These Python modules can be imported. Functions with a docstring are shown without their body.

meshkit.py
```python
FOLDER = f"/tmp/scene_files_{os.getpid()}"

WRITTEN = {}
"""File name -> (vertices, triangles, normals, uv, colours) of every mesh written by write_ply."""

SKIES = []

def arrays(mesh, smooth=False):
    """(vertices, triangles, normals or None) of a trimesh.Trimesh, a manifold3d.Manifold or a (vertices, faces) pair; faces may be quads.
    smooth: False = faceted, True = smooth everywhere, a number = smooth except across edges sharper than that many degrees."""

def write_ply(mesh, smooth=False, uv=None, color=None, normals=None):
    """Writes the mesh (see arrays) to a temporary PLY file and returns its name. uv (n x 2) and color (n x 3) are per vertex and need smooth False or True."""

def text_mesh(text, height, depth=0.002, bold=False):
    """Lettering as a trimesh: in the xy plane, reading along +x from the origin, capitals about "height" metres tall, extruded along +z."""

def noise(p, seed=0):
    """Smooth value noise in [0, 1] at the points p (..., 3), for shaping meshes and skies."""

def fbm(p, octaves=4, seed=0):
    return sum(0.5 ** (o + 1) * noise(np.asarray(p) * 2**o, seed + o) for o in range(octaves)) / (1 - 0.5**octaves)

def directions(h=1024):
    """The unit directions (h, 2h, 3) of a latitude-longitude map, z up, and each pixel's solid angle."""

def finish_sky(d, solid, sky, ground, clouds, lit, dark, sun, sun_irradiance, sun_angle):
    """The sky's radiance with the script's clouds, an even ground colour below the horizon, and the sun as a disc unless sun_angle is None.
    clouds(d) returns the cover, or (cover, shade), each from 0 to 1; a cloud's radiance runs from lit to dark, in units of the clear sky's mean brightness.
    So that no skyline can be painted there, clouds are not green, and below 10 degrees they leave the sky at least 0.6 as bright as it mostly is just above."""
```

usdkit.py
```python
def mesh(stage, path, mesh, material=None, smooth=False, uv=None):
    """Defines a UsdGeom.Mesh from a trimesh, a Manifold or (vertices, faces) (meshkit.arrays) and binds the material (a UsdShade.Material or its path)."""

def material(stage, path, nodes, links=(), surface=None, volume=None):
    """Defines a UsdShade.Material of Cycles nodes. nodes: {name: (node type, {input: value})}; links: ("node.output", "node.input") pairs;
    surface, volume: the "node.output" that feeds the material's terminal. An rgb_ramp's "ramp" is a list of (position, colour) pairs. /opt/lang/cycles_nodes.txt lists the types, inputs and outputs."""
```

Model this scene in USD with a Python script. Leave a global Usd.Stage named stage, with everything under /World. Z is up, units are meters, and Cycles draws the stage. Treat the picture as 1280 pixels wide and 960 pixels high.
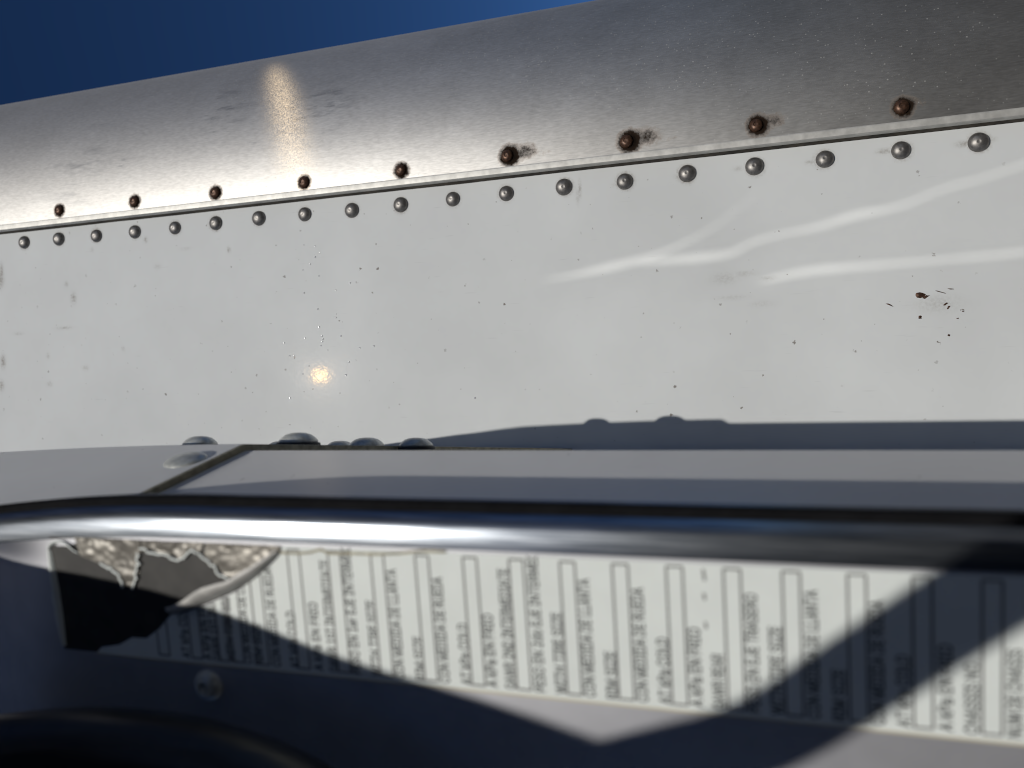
import math
import random

import numpy as np
import trimesh
from shapely.geometry import LineString, Polygon
from shapely.ops import unary_union

import meshkit
import usdkit
from pxr import Gf, Sdf, Usd, UsdGeom, UsdLux, UsdShade, Vt

random.seed(7)
rng = np.random.default_rng(7)
stage = Usd.Stage.CreateInMemory()
UsdGeom.SetStageUpAxis(stage, "Z")
UsdGeom.SetStageMetersPerUnit(stage, 1.0)
world = UsdGeom.Xform.Define(stage, "/World")
UsdGeom.Scope.Define(stage, "/World/Looks")
mm = 0.001

# ------------------------------------------------------------------ camera
# World: z up, x to the right along the trailer nose, y away from the camera.
# The phone is held upright, so the picture lies on its side: image left is up.
EYE = np.array([0.0, 0.0, 1.5])
FPX = 1050.0                                     # focal length in pixels of a 1280 wide picture
U = np.array([-2450.0 - 640, 563.0 - 480, FPX]); U /= np.linalg.norm(U)      # world up in camera axes
_z = np.array([0, 0, 1.0])
F = _z - (_z @ U) * U; F /= np.linalg.norm(F)
R = np.cross(F, U)
AX = np.stack([R, F, U])                         # camera axes (right, down, forward) -> world
right, down, fwd = AX[:, 0], AX[:, 1], AX[:, 2]
cam = UsdGeom.Camera.Define(stage, "/World/camera")
M = np.eye(4)
M[0, :3], M[1, :3], M[2, :3], M[3, :3] = right, -down, -fwd, EYE
cam.AddTransformOp().Set(Gf.Matrix4d(*M.ravel().tolist()))
cam.CreateHorizontalApertureAttr(9.8)
cam.CreateFocalLengthAttr(9.8 * FPX / 1280)
cam.CreateClippingRangeAttr((0.01, 3000.0))
cam.CreateFocusDistanceAttr(0.40)
cam.CreateFStopAttr(8.04 / 2.1)
cam.CreateExposureAttr(-0.05)

# ------------------------------------------------------------------ sky and sun
SUN_EL = math.radians(31.6)
S = np.array([0.018, -1.0, math.tan(SUN_EL)])    # towards the sun, one unit of y
Sn = S / np.linalg.norm(S)
SUN_ROT = math.atan2(S[0], S[1])
usdkit.material(stage, "/World/Looks/sky", {
    "sky": ("sky_texture", {"sky_type": "single_scattering", "sun_disc": False, "sun_elevation": SUN_EL, "sun_rotation": SUN_ROT,
                             "altitude": 5000.0, "air_density": 1.0, "aerosol_density": 0.15, "ozone_density": 9.0}),
    "sat": ("hsv", {"saturation": 1.04}),
    "bg": ("background_shader", {"strength": 0.051})}, [("sky.color", "sat.color"), ("sat.color", "bg.color")], surface="bg.background")
dome = UsdLux.DomeLight.Define(stage, "/World/sky")
UsdShade.MaterialBindingAPI.Apply(dome.GetPrim()).Bind(UsdShade.Material.Get(stage, "/World/Looks/sky"))
sun = UsdLux.DistantLight.Define(stage, "/World/sun")
sun.CreateNormalizeAttr(True)
sun.CreateIntensityAttr(1.1)
sun.CreateAngleAttr(0.53)
sun.CreateColorAttr(Gf.Vec3f(1.0, 0.965, 0.90))
zz = Sn
xx = np.cross([0, 0, 1.0], zz); xx /= np.linalg.norm(xx)
yy = np.cross(zz, xx)
Ms = np.eye(4); Ms[0, :3], Ms[1, :3], Ms[2, :3] = xx, yy, zz
sun.AddTransformOp().Set(Gf.Matrix4d(*Ms.ravel().tolist()))


# ------------------------------------------------------------------ helpers
def ray(x, y):
    return AX @ np.array([x - 640.0, y - 480.0, FPX])


def at(x, y, d):
    """The point (mm, relative to the eye) seen at pixel (x, y) at the distance d along world y."""
    v = ray(x, y)
    return v * (d / v[1])


def on_plane(x, y, p0, n):
    v = ray(x, y)
    return v * ((p0 @ n) / (v @ n))


def kk(y):
    """x/y slope of the vertical line that crosses column 640 at row y."""
    v = ray(640, y)
    return v[0] / v[1]


NAMES = {}


def numbered(parent, name):
    key = (parent, name)
    NAMES[key] = NAMES.get(key, -1) + 1
    return name if NAMES[key] == 0 else f"{name}_{NAMES[key]:03d}"


def tag(prim, label=None, category=None, group=None, kind=None):
    for k, v in (("label", label), ("category", category), ("group", group), ("kind", kind)):
        if v:
            prim.SetCustomDataByKey(k, v)
    return prim


BASE = {}


def thing(name, label, category, loc_mm, group=None):
    path = "/World/" + numbered("/World", name)
    x = UsdGeom.Xform.Define(stage, path)
    loc = EYE + np.asarray(loc_mm, float) * mm
    x.AddTranslateOp().Set(Gf.Vec3d(*loc.tolist()))
    BASE[path] = loc
    tag(x.GetPrim(), label, category, group)
    return path


def part(parent, name, mesh, material, smooth=30, label=None, primvars=None, kind=None):
    """One mesh under the thing or part at path parent; vertices in mm relative to the eye."""
    v, f, n = meshkit.arrays(mesh, smooth if primvars is None else True)
    path = parent + "/" + numbered(parent, name)
    top = "/".join(path.split("/")[:3])
    w = EYE + np.asarray(v) * mm - BASE.get(top, np.zeros(3))
    m = UsdGeom.Mesh.Define(stage, path)
    m.CreatePointsAttr(Vt.Vec3fArray.FromNumpy(w.astype(np.float32)))
    m.CreateFaceVertexCountsAttr(Vt.IntArray.FromNumpy(np.full(len(f), 3, np.int32)))
    m.CreateFaceVertexIndicesAttr(Vt.IntArray.FromNumpy(np.asarray(f, np.int32).ravel()))
    m.CreateSubdivisionSchemeAttr("none")
    if n is not None:
        m.CreateNormalsAttr(Vt.Vec3fArray.FromNumpy(n.astype(np.float32)))
        m.SetNormalsInterpolation("vertex")
    for k, val in (primvars or {}).items():
        UsdGeom.PrimvarsAPI(m).CreatePrimvar(k, Sdf.ValueTypeNames.FloatArray, "vertex").Set(Vt.FloatArray.FromNumpy(np.asarray(val, np.float32)))
    UsdShade.MaterialBindingAPI.Apply(m.GetPrim()).Bind(UsdShade.Material.Get(stage, "/World/Looks/" + material))
    if label:
        m.GetPrim().SetCustomDataByKey("label", label)
    if kind:
        m.GetPrim().SetCustomDataByKey("kind", kind)
    return path


def grid(P, flip=False):
    """Quads between the rows of an (n, m, 3) array of points."""
    n, m = P.shape[:2]
    i = np.arange(n * m).reshape(n, m)
    a, b, c, d = i[:-1, :-1].ravel(), i[1:, :-1].ravel(), i[1:, 1:].ravel(), i[:-1, 1:].ravel()
    f = np.vstack([np.stack([a, b, c], 1), np.stack([a, c, d], 1)])
    if flip:
        f = f[:, ::-1]
    return trimesh.Trimesh(P.reshape(-1, 3), f, process=False)


def slab(P, N, t):
    """A closed sheet: the outer skin P (n, m, 3) and the skin t behind it along N."""
    Q = P - N * t
    n, m = P.shape[:2]
    outer, inner = grid(P), grid(Q, True)
    rim = []
    for A, B in ((P[0], Q[0]), (Q[-1], P[-1])):
        rim.append(grid(np.stack([B, A])))
    for A, B in ((Q[:, 0], P[:, 0]), (P[:, -1], Q[:, -1])):
        rim.append(grid(np.stack([B, A])))
    return trimesh.util.concatenate([outer, inner] + rim)


def tube(points, radius, sides=20, caps=True):
    pts = np.asarray(points, float)
    t = np.gradient(pts, axis=0); t /= np.linalg.norm(t, axis=1, keepdims=True)
    ref = np.array([0.3, 0.2, 0.93])
    a = np.cross(t, ref); a /= np.linalg.norm(a, axis=1, keepdims=True)
    b = np.cross(t, a)
    ang = np.linspace(0, 2 * np.pi, sides + 1)
    r = np.broadcast_to(radius, (len(pts),))[:, None, None]
    P = pts[:, None] + r * (a[:, None] * np.cos(ang)[None, :, None] + b[:, None] * np.sin(ang)[None, :, None])
    return grid(P, True)


def spline(pts, n):
    from scipy.interpolate import CubicSpline
    p = np.asarray(pts, float)
    t = np.r_[0, np.cumsum(np.linalg.norm(np.diff(p, axis=0), axis=1))]
    return CubicSpline(t, p)(np.linspace(0, t[-1], n))


def fillet(poly, radii, n=8):
    """A polyline in (x, y) with rounded corners."""
    poly = [np.asarray(p, float) for p in poly]
    out = [poly[0]]
    for i in range(1, len(poly) - 1):
        r = radii[i - 1]
        p = poly[i]
        u, v = poly[i - 1] - p, poly[i + 1] - p
        u, v = u / np.linalg.norm(u), v / np.linalg.norm(v)
        half = math.acos(np.clip(u @ v, -1, 1)) / 2
        if r <= 0:
            out.append(p); continue
        cut = r / math.tan(half)
        c = p + (u + v) / np.linalg.norm(u + v) * r / math.sin(half)
        s, e = p + u * cut - c, p + v * cut - c
        a0, a1 = math.atan2(s[1], s[0]), math.atan2(e[1], e[0])
        da = (a1 - a0 + math.pi) % (2 * math.pi) - math.pi
        out += [c + r * np.array([math.cos(a0 + da * q), math.sin(a0 + da * q)]) for q in np.linspace(0, 1, n)]
    out.append(poly[-1])
    return np.array(out)


def resample(p, step):
    t = np.r_[0, np.cumsum(np.linalg.norm(np.diff(p, axis=0), axis=1))]
    s = np.unique(np.r_[t, np.arange(0, t[-1], step)])
    s = s[np.r_[True, np.diff(s) > 1e-6]]
    return np.stack([np.interp(s, t, p[:, k]) for k in (0, 1)], 1)


def normals2(p):
    t = np.gradient(p, axis=0); t /= np.linalg.norm(t, axis=1, keepdims=True)
    return np.stack([t[:, 1], -t[:, 0]], 1)


def frame_of(n):
    n = np.asarray(n, float) / np.linalg.norm(n)
    u = np.array([0, 0, 1.0]) - n[2] * n; u /= np.linalg.norm(u)
    return np.stack([np.cross(u, n), u, n], 1)


def lathe(profile, place, n, sides=28, squash=1.0, spin=0.0):
    """A head turned about n: profile (radius, height) from the outer foot to the middle."""
    ang = np.linspace(0, 2 * np.pi, sides + 1) + spin
    pr = np.asarray(profile, float)
    P = np.stack([pr[:, 0, None] * np.cos(ang), pr[:, 0, None] * np.sin(ang) * squash, np.repeat(pr[:, 1, None], len(ang), 1)], -1)
    return grid(P @ frame_of(n).T + place, True)


# ------------------------------------------------------------------ materials
def mat(name, nodes, links, surface="p.BSDF"):
    usdkit.material(stage, "/World/Looks/" + name, nodes, links, surface=surface)


def simple(name, color, rough=0.5, metal=0.0, noise=0.0, scale=300.0, **more):
    c = np.asarray(color, float)
    mat(name, {"g": ("geometry", {}), "n": ("noise_texture", {"scale": scale, "detail": 4.0}),
               "r": ("rgb_ramp", {"ramp": [(0.3, tuple(c * (1 - noise))), (0.7, tuple(np.minimum(c * (1 + noise), 1)))]}),
               "p": ("principled_bsdf", {"roughness": rough, "metallic": metal, **more})},
        [("g.position", "n.vector"), ("n.fac", "r.fac"), ("r.color", "p.base_color")])


def paint(name, color, speck=1.0, peel=0.06, rough=0.06, level=0.0006, tint=(1, 1, 1), coat=0.006, crough=0.13):
    """Glossy white sheet paint with orange peel, road film and small dirt specks."""
    c = np.asarray(color, float)
    mat(name, {
        "g": ("geometry", {}),
        "film": ("noise_texture", {"scale": 9.0, "detail": 5.0, "roughness": 0.6}),
        "filmr": ("rgb_ramp", {"ramp": [(0.3, tuple(c * 0.91)), (0.7, tuple(c * 1.04))]}),
        # sparse specks
        "sx": ("separate_xyz", {}), "cx": ("combine_xyz", {}),
        "v": ("voronoi_texture", {"dimensions": "2D", "scale": 75.0, "randomness": 1.0}),
        "wob": ("noise_texture", {"scale": 900.0, "detail": 2.0}),
        "wobm": ("math", {"math_type": "multiply_add", "value2": 0.22, "value3": -0.11}),
        "dist": ("math", {"math_type": "add"}),
        "sc": ("separate_color", {}),
        "size": ("map_range", {"value": 0.0, "from_min": 0.74, "from_max": 1.0, "to_min": 0.0, "to_max": 0.06 * speck, "clamp": True}),
        "less": ("math", {"math_type": "subtract"}),
        "soft": ("map_range", {"from_min": -0.006, "from_max": 0.022, "to_min": 0.0, "to_max": 1.0, "clamp": True}),
        "some": ("map_range", {"from_min": 0.0, "from_max": 1.0, "to_min": 0.1, "to_max": 0.85, "clamp": True}),
        "amt": ("math", {"math_type": "multiply"}),
        # scratches and smears
        "map": ("mapping", {"mapping_type": "point", "rotation": (0.0, 0.5, 0.0), "scale": (900.0, 900.0, 60.0)}),
        "sn": ("noise_texture", {"scale": 1.0, "detail": 2.0}),
        "sr": ("map_range", {"from_min": 0.72, "from_max": 0.8, "to_min": 0.0, "to_max": 0.22, "clamp": True}),
        "mixs": ("mix_color", {"b": tuple(c * 0.55)}),
        "mixd": ("mix_color", {"b": (0.09, 0.065, 0.045)}),
        "gr": ("attribute", {"attribute": "grime"}),
        "gn": ("noise_texture", {"scale": 800.0, "detail": 4.0, "roughness": 0.7}),
        "gm": ("map_range", {"from_min": 0.32, "from_max": 0.68, "to_min": 0.1, "to_max": 1.3, "clamp": True}),
        "gx": ("math", {"math_type": "multiply", "use_clamp": True}),
        "mixg": ("mix_color", {"b": (0.12, 0.085, 0.05)}),
        "peel": ("noise_texture", {"scale": 420.0, "detail": 2.0}),
        "dust": ("noise_texture", {"scale": 2600.0, "detail": 1.0}),
        "dustr": ("map_range", {"from_min": 0.66, "from_max": 0.78, "to_min": 0.0, "to_max": 1.0, "clamp": True}),
        "bh": ("math", {"math_type": "multiply_add", "value2": 0.35}),
        "bump": ("bump", {"strength": 0.10, "distance": 0.00025 * peel / 0.06, "filter_width": 0.1}),
        "bumps": ("bump", {"strength": 0.035, "distance": 0.00025, "filter_width": 0.1}),
        "p": ("principled_bsdf", {"roughness": rough, "specular_ior_level": level, "specular_tint": tint, "coat_weight": coat, "coat_roughness": crough}),
    }, [("g.position", "film.vector"), ("film.fac", "filmr.fac"), ("g.position", "sx.vector"), ("sx.x", "cx.x"), ("sx.z", "cx.y"), ("cx.vector", "v.vector"), ("g.position", "wob.vector"), ("wob.fac", "wobm.value1"),
        ("v.distance", "dist.value1"), ("wobm.value", "dist.value2"), ("v.color", "sc.color"), ("sc.r", "size.value"), ("size.result", "less.value1"), ("dist.value", "less.value2"),
        ("less.value", "soft.value"), ("sc.g", "some.value"), ("soft.result", "amt.value1"), ("some.result", "amt.value2"),
        ("g.position", "map.vector"), ("map.vector", "sn.vector"), ("sn.fac", "sr.value"), ("sr.result", "mixs.fac"), ("filmr.color", "mixs.a"),
        ("mixs.result", "mixd.a"), ("amt.value", "mixd.fac"), ("mixd.result", "mixg.a"), ("g.position", "gn.vector"), ("gn.fac", "gm.value"), ("gm.result", "gx.value1"), ("gr.fac", "gx.value2"), ("gx.value", "mixg.fac"), ("mixg.result", "p.base_color"),
        ("g.position", "peel.vector"), ("g.position", "dust.vector"), ("dust.fac", "dustr.value"), ("dustr.result", "bh.value1"), ("peel.fac", "bh.value3"),
        ("bh.value", "bump.height"), ("bump.normal", "p.coat_normal"), ("bh.value", "bumps.height"), ("bumps.normal", "p.normal")])


paint("white_paint", (0.59, 0.605, 0.605), tint=(1.0, 0.50, 0.04), level=0.0012, rough=0.05, coat=0.003)
paint("box_paint", (0.78, 0.775, 0.76), 0.7, 0.02, rough=0.35, level=0.4, coat=0.5, crough=0.17)
paint("bracket_paint", (0.79, 0.785, 0.765), 1.4, rough=0.4, level=0.4, coat=0.0)

# weathered aluminium of the corner post: vertical extrusion lines, oxide bloom, rust where the primvar says so
mat("weathered_aluminium", {
    "g": ("geometry", {}),
    "map": ("mapping", {"mapping_type": "point", "scale": (1400.0, 1400.0, 260.0)}),
    "grain": ("noise_texture", {"scale": 1.0, "detail": 3.0}),
    "mott": ("noise_texture", {"scale": 26.0, "detail": 6.0, "roughness": 0.65}),
    "base": ("rgb_ramp", {"ramp": [(0.3, (0.50, 0.485, 0.46)), (0.7, (0.56, 0.545, 0.52))]}),
    "graind": ("map_range", {"from_min": 0.3, "from_max": 0.7, "to_min": 0.86, "to_max": 1.1, "clamp": True}),
    "basem": ("vector_math", {"math_type": "scale"}),
    # lower end darkened in colour for its dim reflection, besides road film and oxide
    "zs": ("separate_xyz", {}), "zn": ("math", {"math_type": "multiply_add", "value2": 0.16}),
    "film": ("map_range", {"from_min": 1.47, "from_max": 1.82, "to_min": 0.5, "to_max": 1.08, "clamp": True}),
    "film_dim": ("math", {"math_type": "multiply"}),
    # pale oxide specks
    "v": ("voronoi_texture", {"scale": 620.0}),
    "vs": ("separate_color", {}),
    "vt": ("map_range", {"from_min": 0.55, "from_max": 1.0, "to_min": 0.0, "to_max": 0.30, "clamp": True}),
    "vd": ("math", {"math_type": "subtract"}),
    "vm": ("map_range", {"from_min": 0.0, "from_max": 0.12, "to_min": 0.0, "to_max": 0.45, "clamp": True}),
    # dark scuffs
    "map2": ("mapping", {"mapping_type": "point", "rotation": (0.0, 0.9, 0.0), "scale": (130.0, 130.0, 30.0)}),
    "sn": ("noise_texture", {"scale": 1.0, "detail": 5.0, "roughness": 0.7}),
    "sm": ("map_range", {"from_min": 0.50, "from_max": 0.66, "to_min": 0.0, "to_max": 0.9, "clamp": True}),
    "scuff": ("attribute", {"attribute": "scuff"}),
    "scm": ("math", {"math_type": "multiply"}),
    "mixs": ("mix_color", {"b": (0.16, 0.165, 0.18)}),
    # rust
    "rust": ("attribute", {"attribute": "rust"}),
    "rn": ("noise_texture", {"scale": 520.0, "detail": 5.0, "roughness": 0.7}),
    "rmul": ("math", {"math_type": "multiply_add", "value2": 0.55, "value3": -0.275}),
    "radd": ("math", {"math_type": "add"}),
    "rm": ("map_range", {"from_min": 0.38, "from_max": 0.72, "to_min": 0.0, "to_max": 1.0, "clamp": True}),
    "rgate": ("math", {"math_type": "greater_than", "value2": 0.02}),
    "rmm": ("math", {"math_type": "multiply"}),
    "rcol": ("rgb_ramp", {"ramp": [(0.3, (0.45, 0.30, 0.15)), (0.48, (0.16, 0.09, 0.045)), (0.62, (0.03, 0.02, 0.014)), (1.0, (0.008, 0.006, 0.005))]}),
    "mixr": ("mix_color", {}),
    "oxc": ("mix_color", {"b": (0.5, 0.5, 0.48)}),
    "bump": ("bump", {"strength": 0.05, "distance": 0.0003}),
    "tan": ("vector_math", {"math_type": "add", "vector1": (0.0, 0.0, 1.0)}),
    "sharp": ("glossy_bsdf", {"distribution": "beckmann", "roughness": 0.30, "anisotropy": 0.89, "color": (0.8, 0.62, 0.40)}),
    "broad": ("glossy_bsdf", {"roughness": 0.54, "anisotropy": 0.15}),
    "diff": ("diffuse_bsdf", {}),
    "spn": ("noise_texture", {"scale": 1300.0, "detail": 3.0}),
    "spark": ("map_range", {"from_min": 0.38, "from_max": 0.66, "to_min": 0.003, "to_max": 0.022, "clamp": True}),
    "m1": ("mix_closure", {}),
    "m2": ("mix_closure", {"fac": 0.02}),
    "dust": ("math", {"math_type": "maximum"}),
    "dfac": ("map_range", {"from_min": 0.0, "from_max": 1.0, "to_min": 0.0, "to_max": 1.0, "clamp": True}),
    "m3": ("mix_closure", {}),
    "diff2": ("diffuse_bsdf", {}),
}, [("g.position", "map.vector"), ("map.vector", "grain.vector"), ("g.position", "mott.vector"), ("mott.fac", "base.fac"), ("grain.fac", "graind.value"),
    ("base.color", "basem.vector1"), ("g.position", "zs.vector"), ("mott.fac", "zn.value1"), ("zs.z", "zn.value3"), ("zn.value", "film.value"), ("film.result", "film_dim.value1"), ("graind.result", "film_dim.value2"), ("film_dim.value", "basem.scale"),
    ("g.position", "v.vector"), ("v.color", "vs.color"), ("vs.r", "vt.value"), ("vt.result", "vd.value1"), ("v.distance", "vd.value2"), ("vd.value", "vm.value"),
    ("g.position", "map2.vector"), ("map2.vector", "sn.vector"), ("sn.fac", "sm.value"), ("sm.result", "scm.value1"), ("scuff.fac", "scm.value2"),
    ("basem.vector", "mixs.a"), ("scm.value", "mixs.fac"), ("mixs.result", "oxc.a"), ("vm.result", "oxc.fac"),
    ("g.position", "rn.vector"), ("rn.fac", "rmul.value1"), ("rust.fac", "radd.value1"), ("rmul.value", "radd.value2"), ("radd.value", "rm.value"),
    ("rust.fac", "rgate.value1"), ("rm.result", "rmm.value1"), ("rgate.value", "rmm.value2"), ("radd.value", "rcol.fac"),
    ("oxc.result", "mixr.a"), ("rcol.color", "mixr.b"), ("rmm.value", "mixr.fac"),
    ("grain.fac", "bump.height"), ("bump.normal", "broad.normal"), ("tan.vector", "sharp.tangent"),
    ("g.position", "spn.vector"), ("spn.fac", "spark.value"), ("spark.result", "m1.fac"), ("mixr.result", "broad.color"), ("mixr.result", "diff.color"), ("mixr.result", "diff2.color"),
    ("tan.vector", "broad.tangent"), ("broad.BSDF", "m1.closure1"), ("sharp.BSDF", "m1.closure2"), ("m1.closure", "m2.closure1"), ("diff.BSDF", "m2.closure2"),
    ("rmm.value", "dust.value1"), ("vm.result", "dust.value2"), ("dust.value", "dfac.value"),
    ("m2.closure", "m3.closure1"), ("diff2.BSDF", "m3.closure2"), ("dfac.result", "m3.fac")], surface="m3.closure")

# stainless steel of the cover: polish lines along the length
mat("stainless_steel", {
    "g": ("geometry", {}),
    "map": ("mapping", {"mapping_type": "point", "scale": (1800.0, 1800.0, 70.0)}),
    "grain": ("noise_texture", {"scale": 1.0, "detail": 3.0}),
    "col": ("rgb_ramp", {"ramp": [(0.3, (0.17, 0.19, 0.22)), (0.7, (0.38, 0.405, 0.44))]}),
    "bump": ("bump", {"strength": 0.10, "distance": 0.0002}),
    "tan": ("vector_math", {"math_type": "add", "vector1": (0.0, 0.0, 1.0)}),
    "sharp": ("glossy_bsdf", {"roughness": 0.22, "anisotropy": 0.2}),
    "broad": ("glossy_bsdf", {"roughness": 0.33}),
    "diff": ("diffuse_bsdf", {}),
    "m1": ("mix_closure", {"fac": 0.35}),
    "m2": ("mix_closure", {"fac": 0.03}),
}, [("g.position", "map.vector"), ("map.vector", "grain.vector"), ("grain.fac", "col.fac"), ("grain.fac", "bump.height"), ("bump.normal", "sharp.normal"), ("bump.normal", "broad.normal"),
    ("tan.vector", "sharp.tangent"), ("col.color", "sharp.color"), ("col.color", "broad.color"), ("col.color", "diff.color"),
    ("sharp.BSDF", "m1.closure1"), ("broad.BSDF", "m1.closure2"), ("m1.closure", "m2.closure1"), ("diff.BSDF", "m2.closure2")], surface="m2.closure")

simple("matte_aluminium", (0.56, 0.56, 0.59), 0.54, 0.9, 0.06, 90.0)
simple("pale_grit", (0.85, 0.85, 0.84), 0.22, 1.0, 0.0)
simple("rivet_steel", (0.21, 0.20, 0.19), 0.48, 0.85, 0.25, 700.0)
simple("bolt_steel", (0.50, 0.51, 0.48), 0.32, 0.25, 0.2, 600.0)
simple("rusty_steel", (0.075, 0.038, 0.022), 0.42, 0.5, 0.5, 900.0)
simple("bolt_rubber", (0.015, 0.015, 0.016), 0.6)
simple("bracket_edge", (0.34, 0.31, 0.22), 0.55, 0.0, 0.3, 400.0)
simple("label_vinyl", (0.745, 0.785, 0.765), 0.45, 0.0, 0.03, 120.0)
simple("label_ink", (0.02, 0.02, 0.022), 0.5)
simple("line_ink", (0.19, 0.19, 0.187), 0.5)
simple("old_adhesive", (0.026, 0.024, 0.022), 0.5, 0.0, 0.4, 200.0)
simple("torn_paper", (0.22, 0.205, 0.18), 0.42, 0.3, 0.35, 160.0)
simple("torn_vinyl", (0.50, 0.49, 0.47), 0.4, 0.0, 0.2, 300.0)
simple("label_edge", (0.55, 0.50, 0.36), 0.5)
simple("gasket_rubber", (0.008, 0.008, 0.009), 0.9, 0.0, 0.2, 300.0, specular_ior_level=0.08)
simple("black_rubber", (0.012, 0.012, 0.013), 0.38, 0.0, 0.2, 300.0)
simple("added_dark_plastic", (0.03, 0.032, 0.035), 0.5, 0.0, 0.1, 60.0)
simple("added_dark_paint", (0.012, 0.015, 0.025), 0.35, 0.0, 0.1, 20.0)
simple("phone_glass", (0.01, 0.01, 0.012), 0.25, 0.0, 0.1, 60.0)
simple("concrete", (0.10, 0.095, 0.086), 0.9, 0.0, 0.25, 40.0)

# ------------------------------------------------------------------ ground
v = np.array([[-1500, -1500, 0], [1500, -1500, 0], [1500, 1500, 0], [-1500, 1500, 0]], float)
g = usdkit.mesh(stage, "/World/ground", (v, np.array([[0, 1, 2], [0, 2, 3]])), "/World/Looks/concrete")
tag(g.GetPrim(), "pale concrete yard far below the trailer nose", "ground", kind="structure")

# ------------------------------------------------------------------ trailer: front panel
DP = 436.0                                                       # the panel's distance
trailer = thing("trailer", "white riveted trailer nose with rounded bare aluminium corner post against the blue sky", "trailer", (0, DP, -1500))
LIPD = DP - 7.0
r_lip0, r_lip1 = kk(216.5) * LIPD, kk(207.0) * LIPD
nz = -np.array([0, 1.0, 0])


def panel_y(x, z):
    p = np.stack([x, 0 * x, z], -1)
    y = DP + 0.02 * (meshkit.fbm(p / 90.0 + 31.3, 2, 3) - 0.5)
    q = at(925, 345, DP)
    dx, dz = x - q[0], z - q[2]
    y = y + 0.9 * np.exp(-((dx / 9.0) ** 2 + (dz / 15.0) ** 2))          # a small knock in the sheet
    a = at(700, 345, DP); b = at(940, 318, DP); c = at(1290, 318, DP)
    return y


xs = np.r_[np.arange(-150, r_lip1 + 3, 1.2)]
zs = np.r_[np.arange(-420, -110, 8.0), np.arange(-110, 540, 1.4), np.arange(540, 860, 8.0)]
X, Z = np.meshgrid(xs, zs, indexing="ij")
grime = np.zeros(X.shape)
for x, y, sx_, sz_, am in [(1107, 189, 1.0, 3.2, .8), (1012, 203, 1.0, 2.2, .5), (923, 211, 1.0, 2.4, .45), (1205, 180, 1.2, 3.0, .8), (848, 221, 1.2, 1.8, .5), (771, 231, 1.0, 2.0, .5), (862, 226, 1.4, 1.2, .9), (725, 236, 4.0, .7, .6), (722, 246, 3.5, .9, .35), (627, 246, 1, 1.8, .4),
                           (1240, 174, 1, 2, .3), (906, 348, 2.5, 6, .28), (930, 342, 1.2, 5, .30), (915, 372, 1.2, 8, .22), (952, 380, 1.5, 6, .18), (1172, 380, 3.5, 9, .28), (0, 350, 5, 3, .9), (92, 373, 3.2, 2, .7), (2, 340, 5, 1.5, .9), (4, 452, 4, 2, .9), (2, 482, 3, 2, .8), (80, 410, .9, 6, .5),
                           (182, 300, 1.6, 1.2, .8), (286, 312, 1.6, 1.0, .9), (115, 312, 1.2, 1, .5), (83, 355, 1.6, 1.4, .5), (232, 311, .7, 4, .4), (197, 333, 1.5, 2.5, .3), (154, 436, 1.2, .9, .6), (60, 445, 1.8, 1.2, .5), (107, 460, 1.5, 2.2, .45), (62, 480, 1.5, 2.0, .5), (23, 417, .8, 4, .4), (960, 348, 0.8, 3, .4)]:
    p = at(x, y, DP)
    grime = np.maximum(grime, am * np.exp(-((X - p[0]) / sx_) ** 2 - ((Z - p[2]) / sz_) ** 2))
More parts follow.
